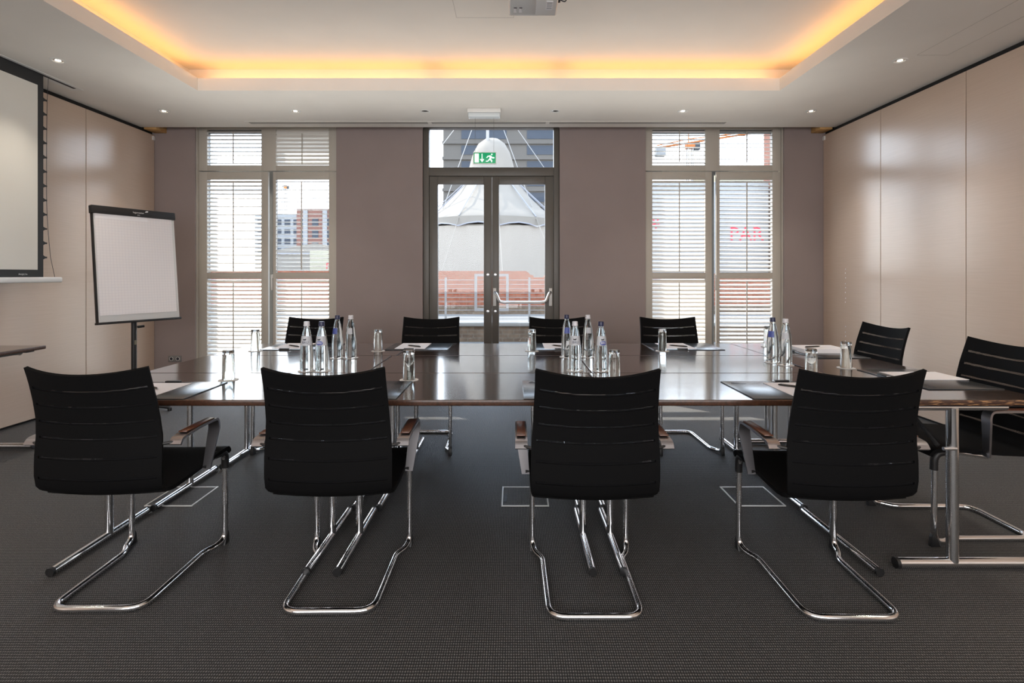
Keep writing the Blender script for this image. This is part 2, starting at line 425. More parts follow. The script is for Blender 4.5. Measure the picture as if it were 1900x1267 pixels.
# cove tubes
def cove_tube(p0, p1, label):
    o = thing('cove_light', label, 'light', p0, 0, 'cove light tubes')
    d = Vector(p1) - Vector(p0)
    MB().tube([(0,0,0), d], .011, 8).build('tube', M['cove'], o)
    u = d.normalized() * .02
    MB().tube([(-u.x,-u.y,0), (0,0,0)], .014, 8).build('end_cap', M['alu_white'], o)
    MB().tube([d, d + u], .014, 8).build('end_cap', M['alu_white'], o)
yc, zc = hole[3] + .09, 3.034
cove_tube((-2.80, yc, zc), (-.78, yc, zc), 'warm cove light tube, left stretch above the windows')
cove_tube((-.69, yc, zc), (.38, yc, zc), 'warm cove light tube, short middle stretch above the door')
cove_tube((.47, yc, zc), (2.36, yc, zc), 'warm cove light tube, right stretch above the windows')
for (a, b_) in ((2.95, 4.70), (1.15, 2.85), (-.8, 1.05)):
    cove_tube((hole[0]-.09, a, zc), (hole[0]-.09, b_, zc), 'warm cove light tube along the left side, %s stretch' % ('far' if a > 2.5 else 'middle' if a > 0 else 'near'))
    cove_tube((hole[1]+.09, a, zc), (hole[1]+.09, b_, zc), 'warm cove light tube along the right side, %s stretch' % ('far' if a > 2.5 else 'middle' if a > 0 else 'near'))

# ------------------------------------------------------------------ downlights
def downlight(x, y, lit, label, tilt=0.0):
    t = thing('downlight', label, 'downlight', (x, y, H), 0, 'recessed ceiling spots')
    MB().lathe([(.052, -.0005), (.052, -.004), (.038, -.006), (.036, -.001)], 24, closed=True).build('trim_ring', M['alu_white'], t)
    MB().lathe([(.036, -.001), (.030, .03), (.018, .045), (.0005, .046)], 20).build('reflector', M['reflector'], t)
    MB().lathe([(.018, -.0025), (.018, -.001)], 16).build('lamp', M['lamp'] if lit else M['vent_dark'], t)
    if lit:
        l = bpy.data.lights.new('spot', 'SPOT'); l.energy = 26; l.color = (1.0, .90, .77); l.spot_size = R(85); l.spot_blend = .9; l.shadow_soft_size = .03
        o = bpy.data.objects.new('downlight_beam', l); C.objects.link(o); o.parent = t; o.location = (0, 0, -.02)
names = ['lit spot near the left wall corner', 'lit spot above the left window', 'unlit spot left of the exit light box', 'unlit spot right of the exit light box',
         'lit spot above the right window', 'lit spot near the right wall corner']
for x, n_, lit in zip((-3.517, -2.196, -.891, .414, 1.698, 2.987), names, (1, 1, 0, 0, 1, 1)):
    downlight(x, 5.27, lit, 'recessed ceiling ' + n_)
downlight(-3.50, 4.026, 1, 'recessed lit ceiling spot above the projection screen end')
downlight(2.965, 4.026, 1, 'recessed lit ceiling spot nearest the narrow ceiling hatch')
for y, n_ in ((2.78, 'beside the table'), (1.53, 'beside the front chairs'), (.28, 'beside the camera'), (-1.5, 'by the near wall')):
    downlight(-3.49, y, 1, 'recessed ceiling spot along the left soffit ' + n_)
    downlight(2.96, y, 1, 'recessed ceiling spot along the right soffit ' + n_)

# ------------------------------------------------------------------ slot diffuser
v = thing('slot_vent', 'long slotted air vent set in the soffit above the windows', 'vent', (0, 5.68, H))
MB().ring((-2.89, 2.32, -.06, .06), (-2.86, 2.29, -.04, .04), -.004, .001).build('frame', M['ceiling'], v, smooth=False)
for a, b_ in ((-2.86, -.93), (-.89, .345), (.385, 2.29)):
    MB().box(a, b_, -.038, .038, -.0015, -.0002).build('slot', M['vent_dark'], v, smooth=False)
    for yy in (-.026, -.004, .018):
        MB().box(a, b_, yy, yy+.010, -.0045, -.0012).build('blade', M['vent'], v, smooth=False)
for a in (-.93, .345): MB().box(a, a+.04, -.04, .04, -.0045, -.0002).build('joint', M['ceiling'], v, smooth=False)

# ------------------------------------------------------------------ exit sign and light box
e = thing('exit_light', 'white emergency light box with ribbed diffuser on the ceiling above the door', 'light', (-.295, 5.22, H))
MB().box(-.165, .165, -.05, .05, -.042, -.0005).build('housing', M['alu_white'], e, bevel=.006)
MB().box(-.158, .158, -.046, .046, -.085, -.042).build('diffuser', M['diffuser'], e, bevel=.012, seg=3)
s = thing('exit_sign', 'green hanging exit sign with running figure and down arrow', 'sign', (-.29, 5.22, 2.42))
MB().box(-.112, .112, -.006, .006, -.056, .056).build('plate', M['exit_green'], s, bevel=.002)
MB().ring((-.115, .115, -.059, .059), (-.109, .109, -.053, .053), -.008, .008).build('rim', M['alu_white'], s, rot=(R(90), 0, 0))
MB().box(-.100, -.058, -.0085, -.006, -.044, .044).build('door_symbol', M['exit_white'], s, smooth=False)
MB().prism([(-.030, .042), (-.022, .042), (-.022, -.018), (-.012, -.008), (-.006, -.014), (-.026, -.042), (-.046, -.014), (-.040, -.008), (-.030, -.018)], 'y', -.0085, -.006).build('arrow_symbol', M['exit_white'], s, smooth=False)
rm = MB()
rm.prism([(.064, .040), (.072, .044), (.079, .039), (.078, .031), (.070, .028), (.063, .033)], 'y', -.0085, -.006)
rm.prism([(.030, .022), (.055, .026), (.066, .020), (.078, .008), (.090, .010), (.098, .004), (.096, -.003), (.076, -.004), (.068, .002), (.062, -.012), (.076, -.022), (.074, -.042),
          (.064, -.042), (.064, -.026), (.046, -.020), (.034, -.036), (.012, -.036), (.012, -.028), (.030, -.026), (.048, -.002), (.050, .012), (.036, .012), (.024, .000), (.016, .004)], 'y', -.0085, -.006)
rm.build('running_figure', M['exit_white'], s, smooth=False)
for x in (-.095, .09):
    MB().tube([(x, 0, .056), (x, 0, .398)], .0012, 6).build('wire', M['wire'], s)

# ------------------------------------------------------------------ projector
p = thing('projector', 'white ceiling projector with cables on its right side', 'projector', (.115, 3.03, 2.85))
MB().box(-.145, .145, -.2, .2, 0, .115).build('body', M['projector'], p, bevel=.012, seg=3)
MB().box(-.13, .015, -.19, .17, -.003, .002).build('bottom_cover', M['alu_white'], p, bevel=.001)
for x in (-.115, -.083):
    MB().prism([(x, .10), (x+.013, .10), (x+.018, .145), (x-.002, .145)], 'z', -.005, -.001).build('vent_cutout', M['paper'], p, smooth=False)
    MB().box(x, x+.018, .088, .094, -.005, -.001).build('vent_slot', M['ink'], p, smooth=False)
st = MB().box(.075, .115, .02, .12, -.002, .001).build('sticker', M['paper'], p, smooth=False)
for k in range(4): MB().box(.08, .11, .035 + k*.02, .043 + k*.02, -.0025, -.0018).build('print_line', M['grey_ink'], st, smooth=False)
MB().tube([(0, -.05, .11), (0, -.05, .32)], .03, 14).build('mount', M['alu_white'], p)
MB().box(.145, .165, .02, .06, .045, .085).build('plug', M['ink'], p, bevel=.004)
MB().box(.145, .162, .07, .10, .03, .055).build('plug', M['ink'], p, bevel=.004)
MB().tube(fillet([(.162, .04, .065), (.20, .03, .05), (.21, -.06, .07), (.16, -.15, .11), (.05, -.12, .318)], .05), .004, 6).build('cable', M['ink'], p)
MB().tube(fillet([(.160, .085, .042), (.19, .09, .03), (.215, 0, .05), (.18, -.10, .12), (.06, -.09, .318)], .05), .0035, 6).build('cable', M['ink'], p)

# ------------------------------------------------------------------ windows and shutters
def window(n, x0, x1):
    w = thing('window_%d' % n, None, None, ((x0+x1)/2, 6.20, 0), 0, None, 'structure'); hw = (x1-x0)/2 - .001
    for a, b_ in ((-hw, -hw+.06), (hw-.06, hw), (-.045, .045)):
        MB().box(a, b_, -.03, .04, .0, 2.985).build('frame', M['winframe'], w, bevel=.003)
    for za, zb in ((0, .08), (2.44, 2.53), (2.93, 2.985)):
        MB().box(-hw+.06, -.045, -.03, .04, za, zb).build('rail', M['winframe'], w, bevel=.003)
        MB().box(.045, hw-.06, -.03, .04, za, zb).build('rail', M['winframe'], w, bevel=.003)
    for za, zb in ((.08, 2.44), (2.53, 2.93)):
        for a, b_ in ((-hw+.06, -.045), (.045, hw-.06)):
            MB().box(a, b_, 0, .012, za, zb).build('pane', M['pane'], w, smooth=False)
window(1, -3.666, -2.042)
window(2, 1.515, 3.108)

slat_cache = {}
def slat_mesh(w):
    k = round(w, 3)
    if k not in slat_cache:
        pr = [(.030*math.cos(2*PI*i/10), .0045*math.sin(2*PI*i/10)) for i in range(10)]
        slat_cache[k] = MB().prism(pr, 'x', -w/2, w/2).mesh('slat', angle=50)
    return slat_cache[k]
def louvre_field(sh, x0, x1, z0, z1, tilts, rod=True, y=6.10):
    n = max(1, round((z1 - z0) / .0472)); pitch = (z1 - z0) / n
    for i in range(n):
        z = z0 + (i + .5) * pitch
        t = tilts[0] + (tilts[1] - tilts[0]) * i / max(1, n-1) + random.uniform(-1.2, 1.2)
        link('slat', slat_mesh(x1 - x0 - .002), M['louvre'], sh, ((x0+x1)/2, y, z), (R(t), 0, 0))
    if rod:
        xm = (x0+x1)/2
        t = (tilts[0] + tilts[1]) / 2
        yy = y - .030*math.cos(R(t)) - .008; dz = -.030*math.sin(R(t))
        MB().box(xm-.006, xm+.006, yy-.005, yy+.005, z0+.03+dz, z1-.02+dz).build('tilt_rod', M['shutter'], sh, bevel=.002)
def frame_ring(sh, x0, x1, z0, z1, stiles, rails):
    for a, b_ in stiles: MB().box(a, b_, 6.085, 6.117, z0, z1).build('stile', M['shutter'], sh, bevel=.002)
    for (a, b_), (za, zb) in rails: MB().box(a, b_, 6.086, 6.116, za, zb).build('rail', M['shutter'], sh, bevel=.002)
def shutters(L, xs, tr_tilts, up_tilts, lo_tilts, where, side_names):
    fl, l0, l1, m0, m1, r0, r1, fr = xs
    t = thing('window_shutter', 'transom shutter with two louvre fields above the %s window' % where, 'shutter', (0,0,0), 0, 'window shutters')
    frame_ring(t, fl, fr, 2.466, 2.975, [(fl, l0), (l1, r0), (r1, fr)], [((l0, l1), (2.466, 2.531)), ((r0, r1), (2.466, 2.531)), ((l0, l1), (2.945, 2.975)), ((r0, r1), (2.945, 2.975))])
    louvre_field(t, l0, l1, 2.535, 2.945, tr_tilts[0]); louvre_field(t, r0, r1, 2.535, 2.945, tr_tilts[1])
    for k, (a, b_, c, d) in enumerate(((fl, l0, l1, m0), (m1, r0, r1, fr))):
        t = thing('window_shutter', '%s louvred shutter leaf of the %s window' % (side_names[k], where), 'shutter', (0,0,0), 0, 'window shutters')
        frame_ring(t, a, d, .012, 2.455, [(a, b_), (c, d)], [((b_, c), (2.365, 2.455)), ((b_, c), (1.214, 1.286)), ((b_, c), (.012, .12))])
        louvre_field(t, b_, c, 1.288, 2.363, up_tilts[k]); louvre_field(t, b_, c, .122, 1.212, lo_tilts[k])
        if k == 1:
            MB().box(a-.018, a-.004, 6.070, 6.085, 1.08, 1.24).build('handle', M['alu_white'], t, bevel=.004)
            MB().box(a-.022, a+.004, 6.072, 6.088, 1.22, 1.262).build('handle_plate', M['alu_white'], t, bevel=.004)
shutters(None, (-3.655, -3.560, -2.931, -2.850, -2.795, -2.762, -2.147, -2.052),
         ((30, 30), (60, 64)), ((38, 34), (3, 3)), ((36, 36), (30, 34)), 'left', ('left', 'right'))
shutters(None, (1.529, 1.608, 2.222, 2.298, 2.348, 2.389, 3.0, 3.095),
         ((2, 2), (14, 14)), ((36, 36), (27, 27)), ((46, 46), (22, 20)), 'right', ('left', 'right'))
# side posts of the two window niches
for n_, (a, b_) in enumerate(((-3.666, -3.656), (3.096, 3.107))):
    struct(MB().box(a, b_, 6.05, 6.13, 0, 2.98).build('trim_%d' % (n_+3), M['shutter'], bevel=.001))

# ------------------------------------------------------------------ double door
d1 = thing('door_1', None, None, (0, 6.09, 0), 0, None, 'structure')
G = M['doorgrey']
for a, b_ in ((-1.048, -.981), (.461, .525)): MB().box(a, b_, -.03, .06, 0, 2.985).build('frame_post', G, d1, bevel=.003)
MB().box(-.981, .461, -.03, .06, 2.402, 2.502).build('transom_bar', G, d1, bevel=.003)
MB().box(-.981, .461, -.03, .06, 2.955, 2.985).build('head', G, d1, bevel=.003)
MB().box(-.981, .461, .01, .022, 2.502, 2.955).build('transom_pane', M['pane'], d1, smooth=False)
for k, (a, g0, g1, b_) in enumerate(((-.978, -.881, -.348, -.256), (-.252, -.172, .3605, .458))):
    lf = bpy.data.objects.new('door_leaf', None); C.objects.link(lf); lf.parent = d1
    MB().box(a, g0, -.022, .04, .01, 2.398).build('stile', G, lf, bevel=.004)
    MB().box(g1, b_, -.022, .04, .01, 2.398).build('stile', G, lf, bevel=.004)
    MB().box(g0, g1, -.022, .04, 2.311, 2.398).build('rail', G, lf, bevel=.004)
    MB().box(g0, g1, -.022, .04, .01, .15).build('rail', G, lf, bevel=.004)
    MB().box(g0, g1, .005, .017, .15, 2.311).build('pane', M['pane'], lf, smooth=False)
    xk = -.301 if k == 0 else -.214
    for z in (1.261, .835):
        MB().lathe([(.017, 0), (.017, .006), (.009, .008)], 18).build('lock_cylinder', M['handle'], lf, loc=(xk, -.022, z), rot=(R(90), 0, 0))
    if k == 1:
        for x in (-.222, .424):
            MB().box(x-.018, x+.018, -.034, -.022, .90, 1.105).build('bar_bracket', M['alu_white'], lf, bevel=.003)
        MB().tube(fillet([(-.222, -.04, 1.06), (-.20, -.07, 1.04), (-.165, -.115, .955), (-.12, -.118, .945), (.32, -.118, .945), (.367, -.115, .955), (.402, -.07, 1.04), (.424, -.04, 1.06)], .025, 4), .016, 12).build('push_bar', M['handle'], lf)
        MB().box(-.05, .35, -.136, -.131, .938, .952).build('push_pad', M['alu_white'], lf, bevel=.002)

# wall socket
so = thing('wall_socket', 'grey double wall socket low on the far wall by the flipchart', 'socket', (-3.895, 6.028, .295))
MB().box(-.075, .075, -.008, 0, -.037, .037).build('plate', M['socket'], so, bevel=.003)
for x in (-.037, .037):
    MB().lathe([(.022, -.001), (.022, .003), (.018, .003), (.018, -.001)], 18, closed=True).build('outlet_ring', M['alu_white'], so, loc=(x, -.008, 0), rot=(R(90), 0, 0))
    MB().lathe([(.018, 0), (.018, .0012)], 18).build('outlet_well', M['ink'], so, loc=(x, -.008, 0), rot=(R(90), 0, 0))
MB().box(XL+.002, -3.67, 6.018, 6.03, 0, .06).build('baseboard_far', M['dark_gap'])['kind'] = 'structure'

# floor boxes
for x0, lab in ((-2.01, 'floor socket box set in the carpet under the leftmost table'), (-.068, 'floor socket box set in the carpet beside the third chair'), (1.22, 'floor socket box set in the carpet left of the fourth chair')):
    t = thing('floor_box', lab, 'floor box', (x0, 2.85, 0), 0, 'floor socket boxes')
    MB().ring((0, .26, 0, .26), (.008, .252, .008, .252), 0, .004).build('frame', M['alu_white'], t, smooth=False)
    MB().box(.010, .250, .010, .250, 0, .002).build('lid', M['carpet'], t, smooth=False)
    MB().box(.012, .028, .05, .15, .002, .0035).build('cable_flap', M['ink'], t, smooth=False)

# ------------------------------------------------------------------ projection screen
ps = thing('projection_screen', 'large pale projection screen with black border hanging along the left wall', 'screen', (-3.87, 0, 0))
MB().box(-.003, .003, 1.80, 4.31, 1.24, 2.93).build('border', M['black_border'], ps, smooth=False)
MB().box(.003, .0045, 1.86, 4.257, 1.30, 2.80).build('viewing_surface', M['screen'], ps, smooth=False)
MB().box(-.022, .022, 1.70, 4.475, 1.195, 1.24).build('bottom_bar', M['alu_white'], ps, bevel=.010, seg=3)
MB().box(-.07, .04, 1.6, 4.67, 2.900, 2.9045).build('ceiling_slot', M['alu_white'], ps, smooth=False)
MB().box(-.012, .012, 1.65, 4.62, 2.897, 2.901).build('slot_gap', M['ink'], ps, smooth=False)
for k in range(12):
    z = 2.70 - k * .118
    MB().prism([(4.308, z-.018), (4.330, z-.007), (4.345, z-.007), (4.345, z+.007), (4.330, z+.007), (4.308, z+.018)], 'x', -.003, .003).build('tension_tab', M['black_border'], ps, smooth=False)
cp = [(0, 4.36, 2.90)] + [(0, 4.348 + .05*max(0, (k-6)/6)**2 - .006*math.sin(PI*k/12), 2.70 - k*.118) for k in range(12)] + [(0, 4.42, 1.242)]
MB().tube(cp, .0018, 6).build('tension_cord', M['ink'], ps)
tm = text_mesh('PROJECTA', .016)
link('border_lettering', tm, M['white_print'], ps, (.0046, 4.13, 1.262), (R(90), 0, R(90)))

# ------------------------------------------------------------------ flipchart
fa = math.atan2(.59, .29)
fc = thing('flipchart', 'flipchart easel with squared paper pad and black header bar in the left corner', 'flipchart', (-3.465, 4.80, 0), fa)
# local x runs along the board, local -y faces the room
tilt = R(-5.5)
brd = MB().box(-.34, .34, -.012, .012, -.50, .46).build('board', M['alu_white'], fc, bevel=.003, loc=(0, -.03, 1.345), rot=(tilt, 0, 0))
MB().box(-.345, -.334, -.016, .014, -.50, .46).build('side_edge', M['black_plastic'], brd, bevel=.002)
MB().box(.336, .344, -.014, .014, -.50, .46).build('side_edge', M['alu_white'], brd, bevel=.002)
hd = MB().box(-.352, .352, -.03, .02, .445, .515).build('header_bar', M['black_plastic'], brd, bevel=.006)
MB().box(-.352, .352, -.035, .016, -.517, -.497).build('pen_tray', M['black_plastic'], brd, bevel=.005)
MB().box(-.325, .318, -.019, -.012, -.44, .445).build('paper_pad', M['gridpaper'], brd, smooth=False)
MB().box(-.325, .10, -.0195, -.0185, .405, .44).build('torn_strip', M['paper'], brd, smooth=False)
link('header_lettering', text_mesh('legamaster', .022), M['white_print'], hd, (.02, -.0305, .482), (R(90), 0, 0))
MB().prism([(.075, .490), (.10, .493), (.105, .505), (.085, .503)], 'y', -.0308, -.0300).build('header_logo', M['white_print'], hd, smooth=False)
link('header_lettering', text_mesh('PRO', .012), M['white_print'], hd, (.02, -.0305, .458), (R(90), 0, 0))
MB().tube([(0, .02, .03), (0, .02, 1.0)], .022, 16).build('pole', M['black_plastic'], fc)
MB().tube([(0, .02, .95), (0, .02, 1.2)], .026, 16).build('collar', M['black_plastic'], fc)
MB().tube([(.02, .0, .78), (.07, -.01, .785)], .012, 12).build('clamp_knob', M['black_plastic'], fc)
MB().box(-.008, .010, -.0035, -.001, .62, .66).build('pole_sticker', M['cream'], fc, smooth=False)
for k in range(5):
    a = 2*PI*k/5 + .3
    MB().tube([(0, .02, .07), (.17*math.cos(a), .02+.17*math.sin(a), .055), (.30*math.cos(a), .02+.30*math.sin(a), .03)], [.022, .018, .013], 8).build('base_leg', M['black_plastic'], fc)
    MB().lathe([(.016, 0), (.018, .014), (.016, .03)], 10).build('castor', M['black_plastic'], fc, loc=(.30*math.cos(a), .02+.30*math.sin(a), 0))

# ------------------------------------------------------------------ tables
def make_table(name, label, x0, y0, w, l, axis, r=.0165, worn=False, group=None):
    t = thing(name, label, 'table', (x0 + w/2, y0 + l/2, 0), 0, group)
    hw, hl = w/2 - .0012, l/2 - .0012
    MB().box(-hw+.004, hw-.004, -hl+.004, hl-.004, .714, .7395).build('tabletop', M['table'] if axis == 'y' else M['table_y'], t, bevel=.0015, seg=1)
    MB().ring((-hw, hw, -hl, hl), (-hw+.006, hw-.006, -hl+.006, hl-.006), .716, .7385).build('edge_band', M['edge_worn'] if worn else M['edge'], t, bevel=.0025, seg=2)
    ends = (-1, 1)
    for s_ in ends:
        lg = bpy.data.objects.new('leg_frame', None); C.objects.link(lg); lg.parent = t
        if axis == 'y':
            x = s_ * (hw - .063); a, b_ = -hl + .012, hl - .004; po = .03
            f0, f1 = (x, a, r+.004), (x, b_, r+.004); post = (x, po)
        else:
            y = s_ * (hl - .075); a, b_ = -hw + .006, hw - .02; po = -.05
            f0, f1 = (a, y, r+.004), (b_, y, r+.004); post = (po, y)
        MB().tube([f0, f1], r, 14).build('foot', M['chrome'], lg)
        d = (Vector(f1) - Vector(f0)).normalized()
        MB().tube([Vector(f0) - d*.006, Vector(f0) + d*.008], r + .0012, 14).build('foot_cap', M['black_plastic'], lg)
        MB().tube([Vector(f1) - d*.008, Vector(f1) + d*.003], r + .0015, 14).build('foot_cap', M['black_plastic'], lg)
        MB().tube([(post[0], post[1], r*1.5), (post[0], post[1], .690)], r*1.05, 14).build('post', M['chrome'], lg)
        if axis == 'y':
            MB().box(x-.02, x+.02, -hl*.75, hl*.75, .690, .7135).build('top_rail', M['black_plastic'], lg, bevel=.003)
            MB().tube([(x - s_*.02, po, .60), (x - s_*.20, po, .705)], .007, 8).build('brace', M['black_plastic'], lg)
        else:
            MB().tube([(-hw*.8, y, .693), (hw*.6, y, .693)], r*.75, 12).build('top_rail', M['chrome'], lg)
            MB().box(-hw*.85, hw*.85, y-.03, y+.03, .700, .7135).build('mount_plate', M['black_plastic'], lg, bevel=.002)
            yb = y - s_*.22
            MB().tube([(po-.045, y - s_*.02, .52), (po-.085, yb, .70)], .009, 8).build('brace', M['black_plastic'], lg)
            MB().tube([(po-.055, y-.02, .52), (po, y-.02, .52)], .008, 8).build('brace_pin', M['handle'], lg)
    if axis == 'x':
        for sx in (-1, 1):
            MB().box(sx*(hw-.09)-.012, sx*(hw-.09)+.012, -hl+.1, hl-.1, .692, .7135).build('side_rail', M['black_plastic'], t, bevel=.002)
    return t
cols = ['left', 'middle', 'right']
rows = [('front', 2.172, (-1.995, -.800, .395)), ('centre', 2.773, (-1.978, -.782, .4125)), ('back', 3.373, (-1.948, -.753, .4415))]
for rn, y0, xs in rows:
    for cn, x0 in zip(cols, xs):
        make_table('conference_table', 'dark brown conference table, %s of the %s row' % (cn, rn), x0, y0, 1.193, .599, 'y', group='conference tables')
make_table('folding_table', 'dark folding table with chipped front edge at the right end', 1.632, 2.172, .595, 1.198, 'x', r=.0215, worn=True)
make_table('folding_table', 'small dark table in the far right corner of the table block', 1.634, 3.374, .595, .598, 'x', r=.0185)
make_table('folding_table', 'dark side table against the left wall beneath the projection screen', -4.05, 2.66, .61, 1.2, 'x', r=.0215)

# ------------------------------------------------------------------ chairs
def slab(us, vs_, pos, thick, present):
    """grid shell: pos(u, v) -> (point, normal)"""
    m = MB(); idx = {}; nu, nv = len(us), len(vs_)
    for j, v_ in enumerate(vs_):
        for i, u in enumerate(us):
            p, n_ = pos(u, v_)
            idx[i, j] = len(m.v); m.v.append(tuple(p + n_ * thick/2)); m.v.append(tuple(p - n_ * thick/2))
    cells = {(i, j) for i in range(nu-1) for j in range(nv-1) if present(i, j)}
    for (i, j) in cells:
        a, b_, c, d = idx[i, j], idx[i+1, j], idx[i+1, j+1], idx[i, j+1]
        m.f.append((a, b_, c, d)); m.f.append((d+1, c+1, b_+1, a+1))
        for (p, q, nb) in ((a, b_, (i, j-1)), (b_, c, (i+1, j)), (c, d, (i, j+1)), (d, a, (i-1, j))):
            if nb not in cells: m.f.append((p, p+1, q+1, q))
    used = sorted({k for f in m.f for k in f}); re = {k: n_ for n_, k in enumerate(used)}
    m.v = [m.v[k] for k in used]; m.f = [tuple(re[k] for k in f) for f in m.f]
    return m
def interp(tab, t):
    for (t0, *a), (t1, *b_) in zip(tab, tab[1:]):
        if t <= t1:
            k = (t - t0) / (t1 - t0); return [x + (y - x) * k for x, y in zip(a, b_)]
    return list(tab[-1][1:])
back_tab = [(0, .046, .440, .206), (.015, .040, .445, .220), (.03, .034, .452, .228), (.06, .026, .466, .234), (.15, .020, .509, .236), (.3, .022, .580, .236), (.45, .026, .650, .233),
            (.6, .020, .718, .228), (.75, .004, .793, .225), (.9, -.018, .868, .222), (1.0, -.036, .922, .222)]
def back_pos(u, v_):
    y, z, w = interp(back_tab, v_); c = .018 + .026 * v_
    y2 = y - c * (1 - u*u); z2 = z - .024 * (1 - u*u) * v_**3 - .006*(1-v_)*(1-u*u)
    y3, z3, _ = interp(back_tab, min(1, v_ + .02)); y1, z1, _ = interp(back_tab, max(0, v_ - .02))
    t = Vector((0, y3 - y1, z3 - z1)).normalized(); n_ = Vector((-2*u*c/w * -1 * -1, 1, 0)); n_ = (n_ - t * n_.dot(t)).normalized()
    return Vector((u * w, y2, z2)), n_
seat_tab = [(0, .046, .440, .206), (.03, .058, .433, .222), (.06, .074, .430, .230), (.12, .105, .429, .234), (.3, .20, .433, .235), (.6, .36, .445, .235), (.8, .455, .449, .234), (.9, .505, .446, .232), (.96, .522, .434, .230), (1.0, .526, .420, .228)]
def seat_pos(u, v_):
    y, z, w = interp(seat_tab, v_)
    k = math.sin(PI * min(1, max(0, v_))) * .012
    y3, z3, _ = interp(seat_tab, min(1, v_ + .02)); y1, z1, _ = interp(seat_tab, max(0, v_ - .02))
    t = Vector((0, y3 - y1, z3 - z1)).normalized()
    e0 = .018 * max(0, 1 - v_/.12)
    return Vector((u * w, y - e0*(1-u*u), z - k * (1 - u*u) - .006*max(0, 1-v_/.12)*(1-u*u))), Vector((0, -t.z, t.y))
SV = [.861, .728, .593, .454, .293, .130]; SH = .0105
us = [-1, -.97, -.93] + [x/7*.93 for x in range(-6, 7)] + [.93, .97, 1]
vb = sorted({0, .008, .015, .022, .03, .045, .06, 1.0, .985, .21, .37, .52, .66, .79, .93} | {c + s_ for c in SV for s_ in (-SH, SH)})
def make_chair(name, label, group):
    t = thing(name, label, 'chair', (0,0,0), 0, group)
    strip_rows = {j for j in range(len(vb)-1) for c in SV if abs((vb[j] + vb[j+1])/2 - c) < .004}
    bk = slab(us, vb, back_pos, .013, lambda i, j: not (j in strip_rows and 2 <= i <= len(us)-4)).build('backrest', M['black_fabric'], t, angle=50)
    for c in SV:
        slab([x/10*.935 for x in range(-10, 11)], [c - SH - .001, c + SH + .001], back_pos, .003, lambda i, j: True).build('mesh_strip', M['perf'], bk, angle=50)
    slab([-1, -.97, -.9, -.6, -.3, 0, .3, .6, .9, .97, 1], [0, .015, .03, .045, .06, .09, .12, .2, .3, .45, .6, .7, .8, .85, .9, .94, .97, 1], seat_pos, .016, lambda i, j: True).build('seat', M['black_fabric'], t, angle=50)
    half = [(.206, .25, .412), (.212, .40, .436), (.216, .500, .430), (.216, .503, .06), (.214, .493, .024), (.205, .445, .0145), (.174, .395, .0135), (.170, .0, .0135)]
    path = half + [(-x, y, z) for x, y, z in reversed(half)]
    rad = [.02, .02, .06, .06, .05, .03, .04, .065]; rad = rad + rad[::-1]
    MB().tube(fillet(path, rad, 6), .0125, 14).build('tube_frame', M['chrome'], t, angle=60)
    for s_ in (-1, 1):
        MB().tube(fillet([(s_*.214, .42, .439), (s_*.216, .501, .431), (s_*.216, .504, .355)], .05, 6), .0165, 12).build('knee_sleeve', M['black_plastic'], t)
        MB().prism([(.478, 0), (.523, 0), (.518, .045), (.510, .06), (.496, .05), (.485, .012)], 'x', s_*.216-.011, s_*.216+.011).build('glide', M['black_plastic'], t, bevel=.002)
        ar = bpy.data.objects.new('armrest', None); C.objects.link(ar); ar.parent = t
        prof = fillet([(0, .038, .612), (0, .052, .632), (0, .17, .643), (0, .300, .640), (0, .310, .61), (0, .288, .425)], [0, .012, .05, .03, .02, 0], 5)
        m = MB(); vs_ = []; L_ = len(prof)
        for i, q in enumerate(prof):
            tt = (prof[min(i+1, L_-1)] - prof[max(i-1, 0)]).normalized(); nn = Vector((0, -tt.z, tt.y))
            k = i / (L_-1); xw = .023 if q.z > .58 else .016 + .007 * (q.z - .425) / .17
            xc = s_ * (.272 if q.z > .58 else .272 - .022 * (.58 - q.z) / .16)
            for dx, dn in ((-xw, .005), (xw, .005), (xw, -.005), (-xw, -.005)):
                vs_.append(Vector((xc + dx, q.y, q.z)) + nn * dn)
        fs = [(i*4+k, i*4+(k+1) % 4, (i+1)*4+(k+1) % 4, (i+1)*4+k) for i in range(L_-1) for k in range(4)] + [(3, 2, 1, 0), tuple(range((L_-1)*4, L_*4))]
        m.add(vs_, fs).build('arm_band', M['brushed'] if False else M['chrome_satin'], ar, bevel=.0015, seg=1, angle=40)
        MB().box(s_*.272-.017, s_*.272+.017, .085, .280, .645, .650).build('wood_inlay', M['armwood'], ar, bevel=.002)
        MB().tube([(s_*.228, .026, .618), (s_*.262, .044, .620)], .006, 8).build('back_pin', M['black_plastic'], ar)
        MB().tube([(s_*.215, .295, .436), (s_*.252, .290, .436)], .009, 8).build('seat_pin', M['black_plastic'], ar)
    return t
M['chrome_satin'] = mat('satin_chrome', (.40, .39, .41), .34, 1.0)
chairs = [
    (-1.562, 1.955, 1, 'black mesh chair, leftmost of the front row with its back to us'),
    (-.692, 1.940, 1, 'black mesh chair, second from left in the front row'),
    (.300, 1.909, 0, 'black mesh chair, third from left in the front row'),
    (1.240, 1.903, -1, 'black mesh chair, rightmost of the front row'),
    (-1.586, 4.165, 177, 'black mesh chair facing us in front of the left window'),
    (-.660, 4.165, 180, 'black mesh chair facing us left of the glass door'),
    (.347, 4.165, 180, 'black mesh chair facing us at the right edge of the glass door'),
    (1.232, 4.165, 181, 'black mesh chair facing us in front of the right window'),
    (2.483, 3.56, 90, 'black mesh chair at the right end of the table, the farther one'),
    (2.453, 2.65, 90, 'black mesh chair at the right end of the table, cut by the picture edge'),
]
proto = None
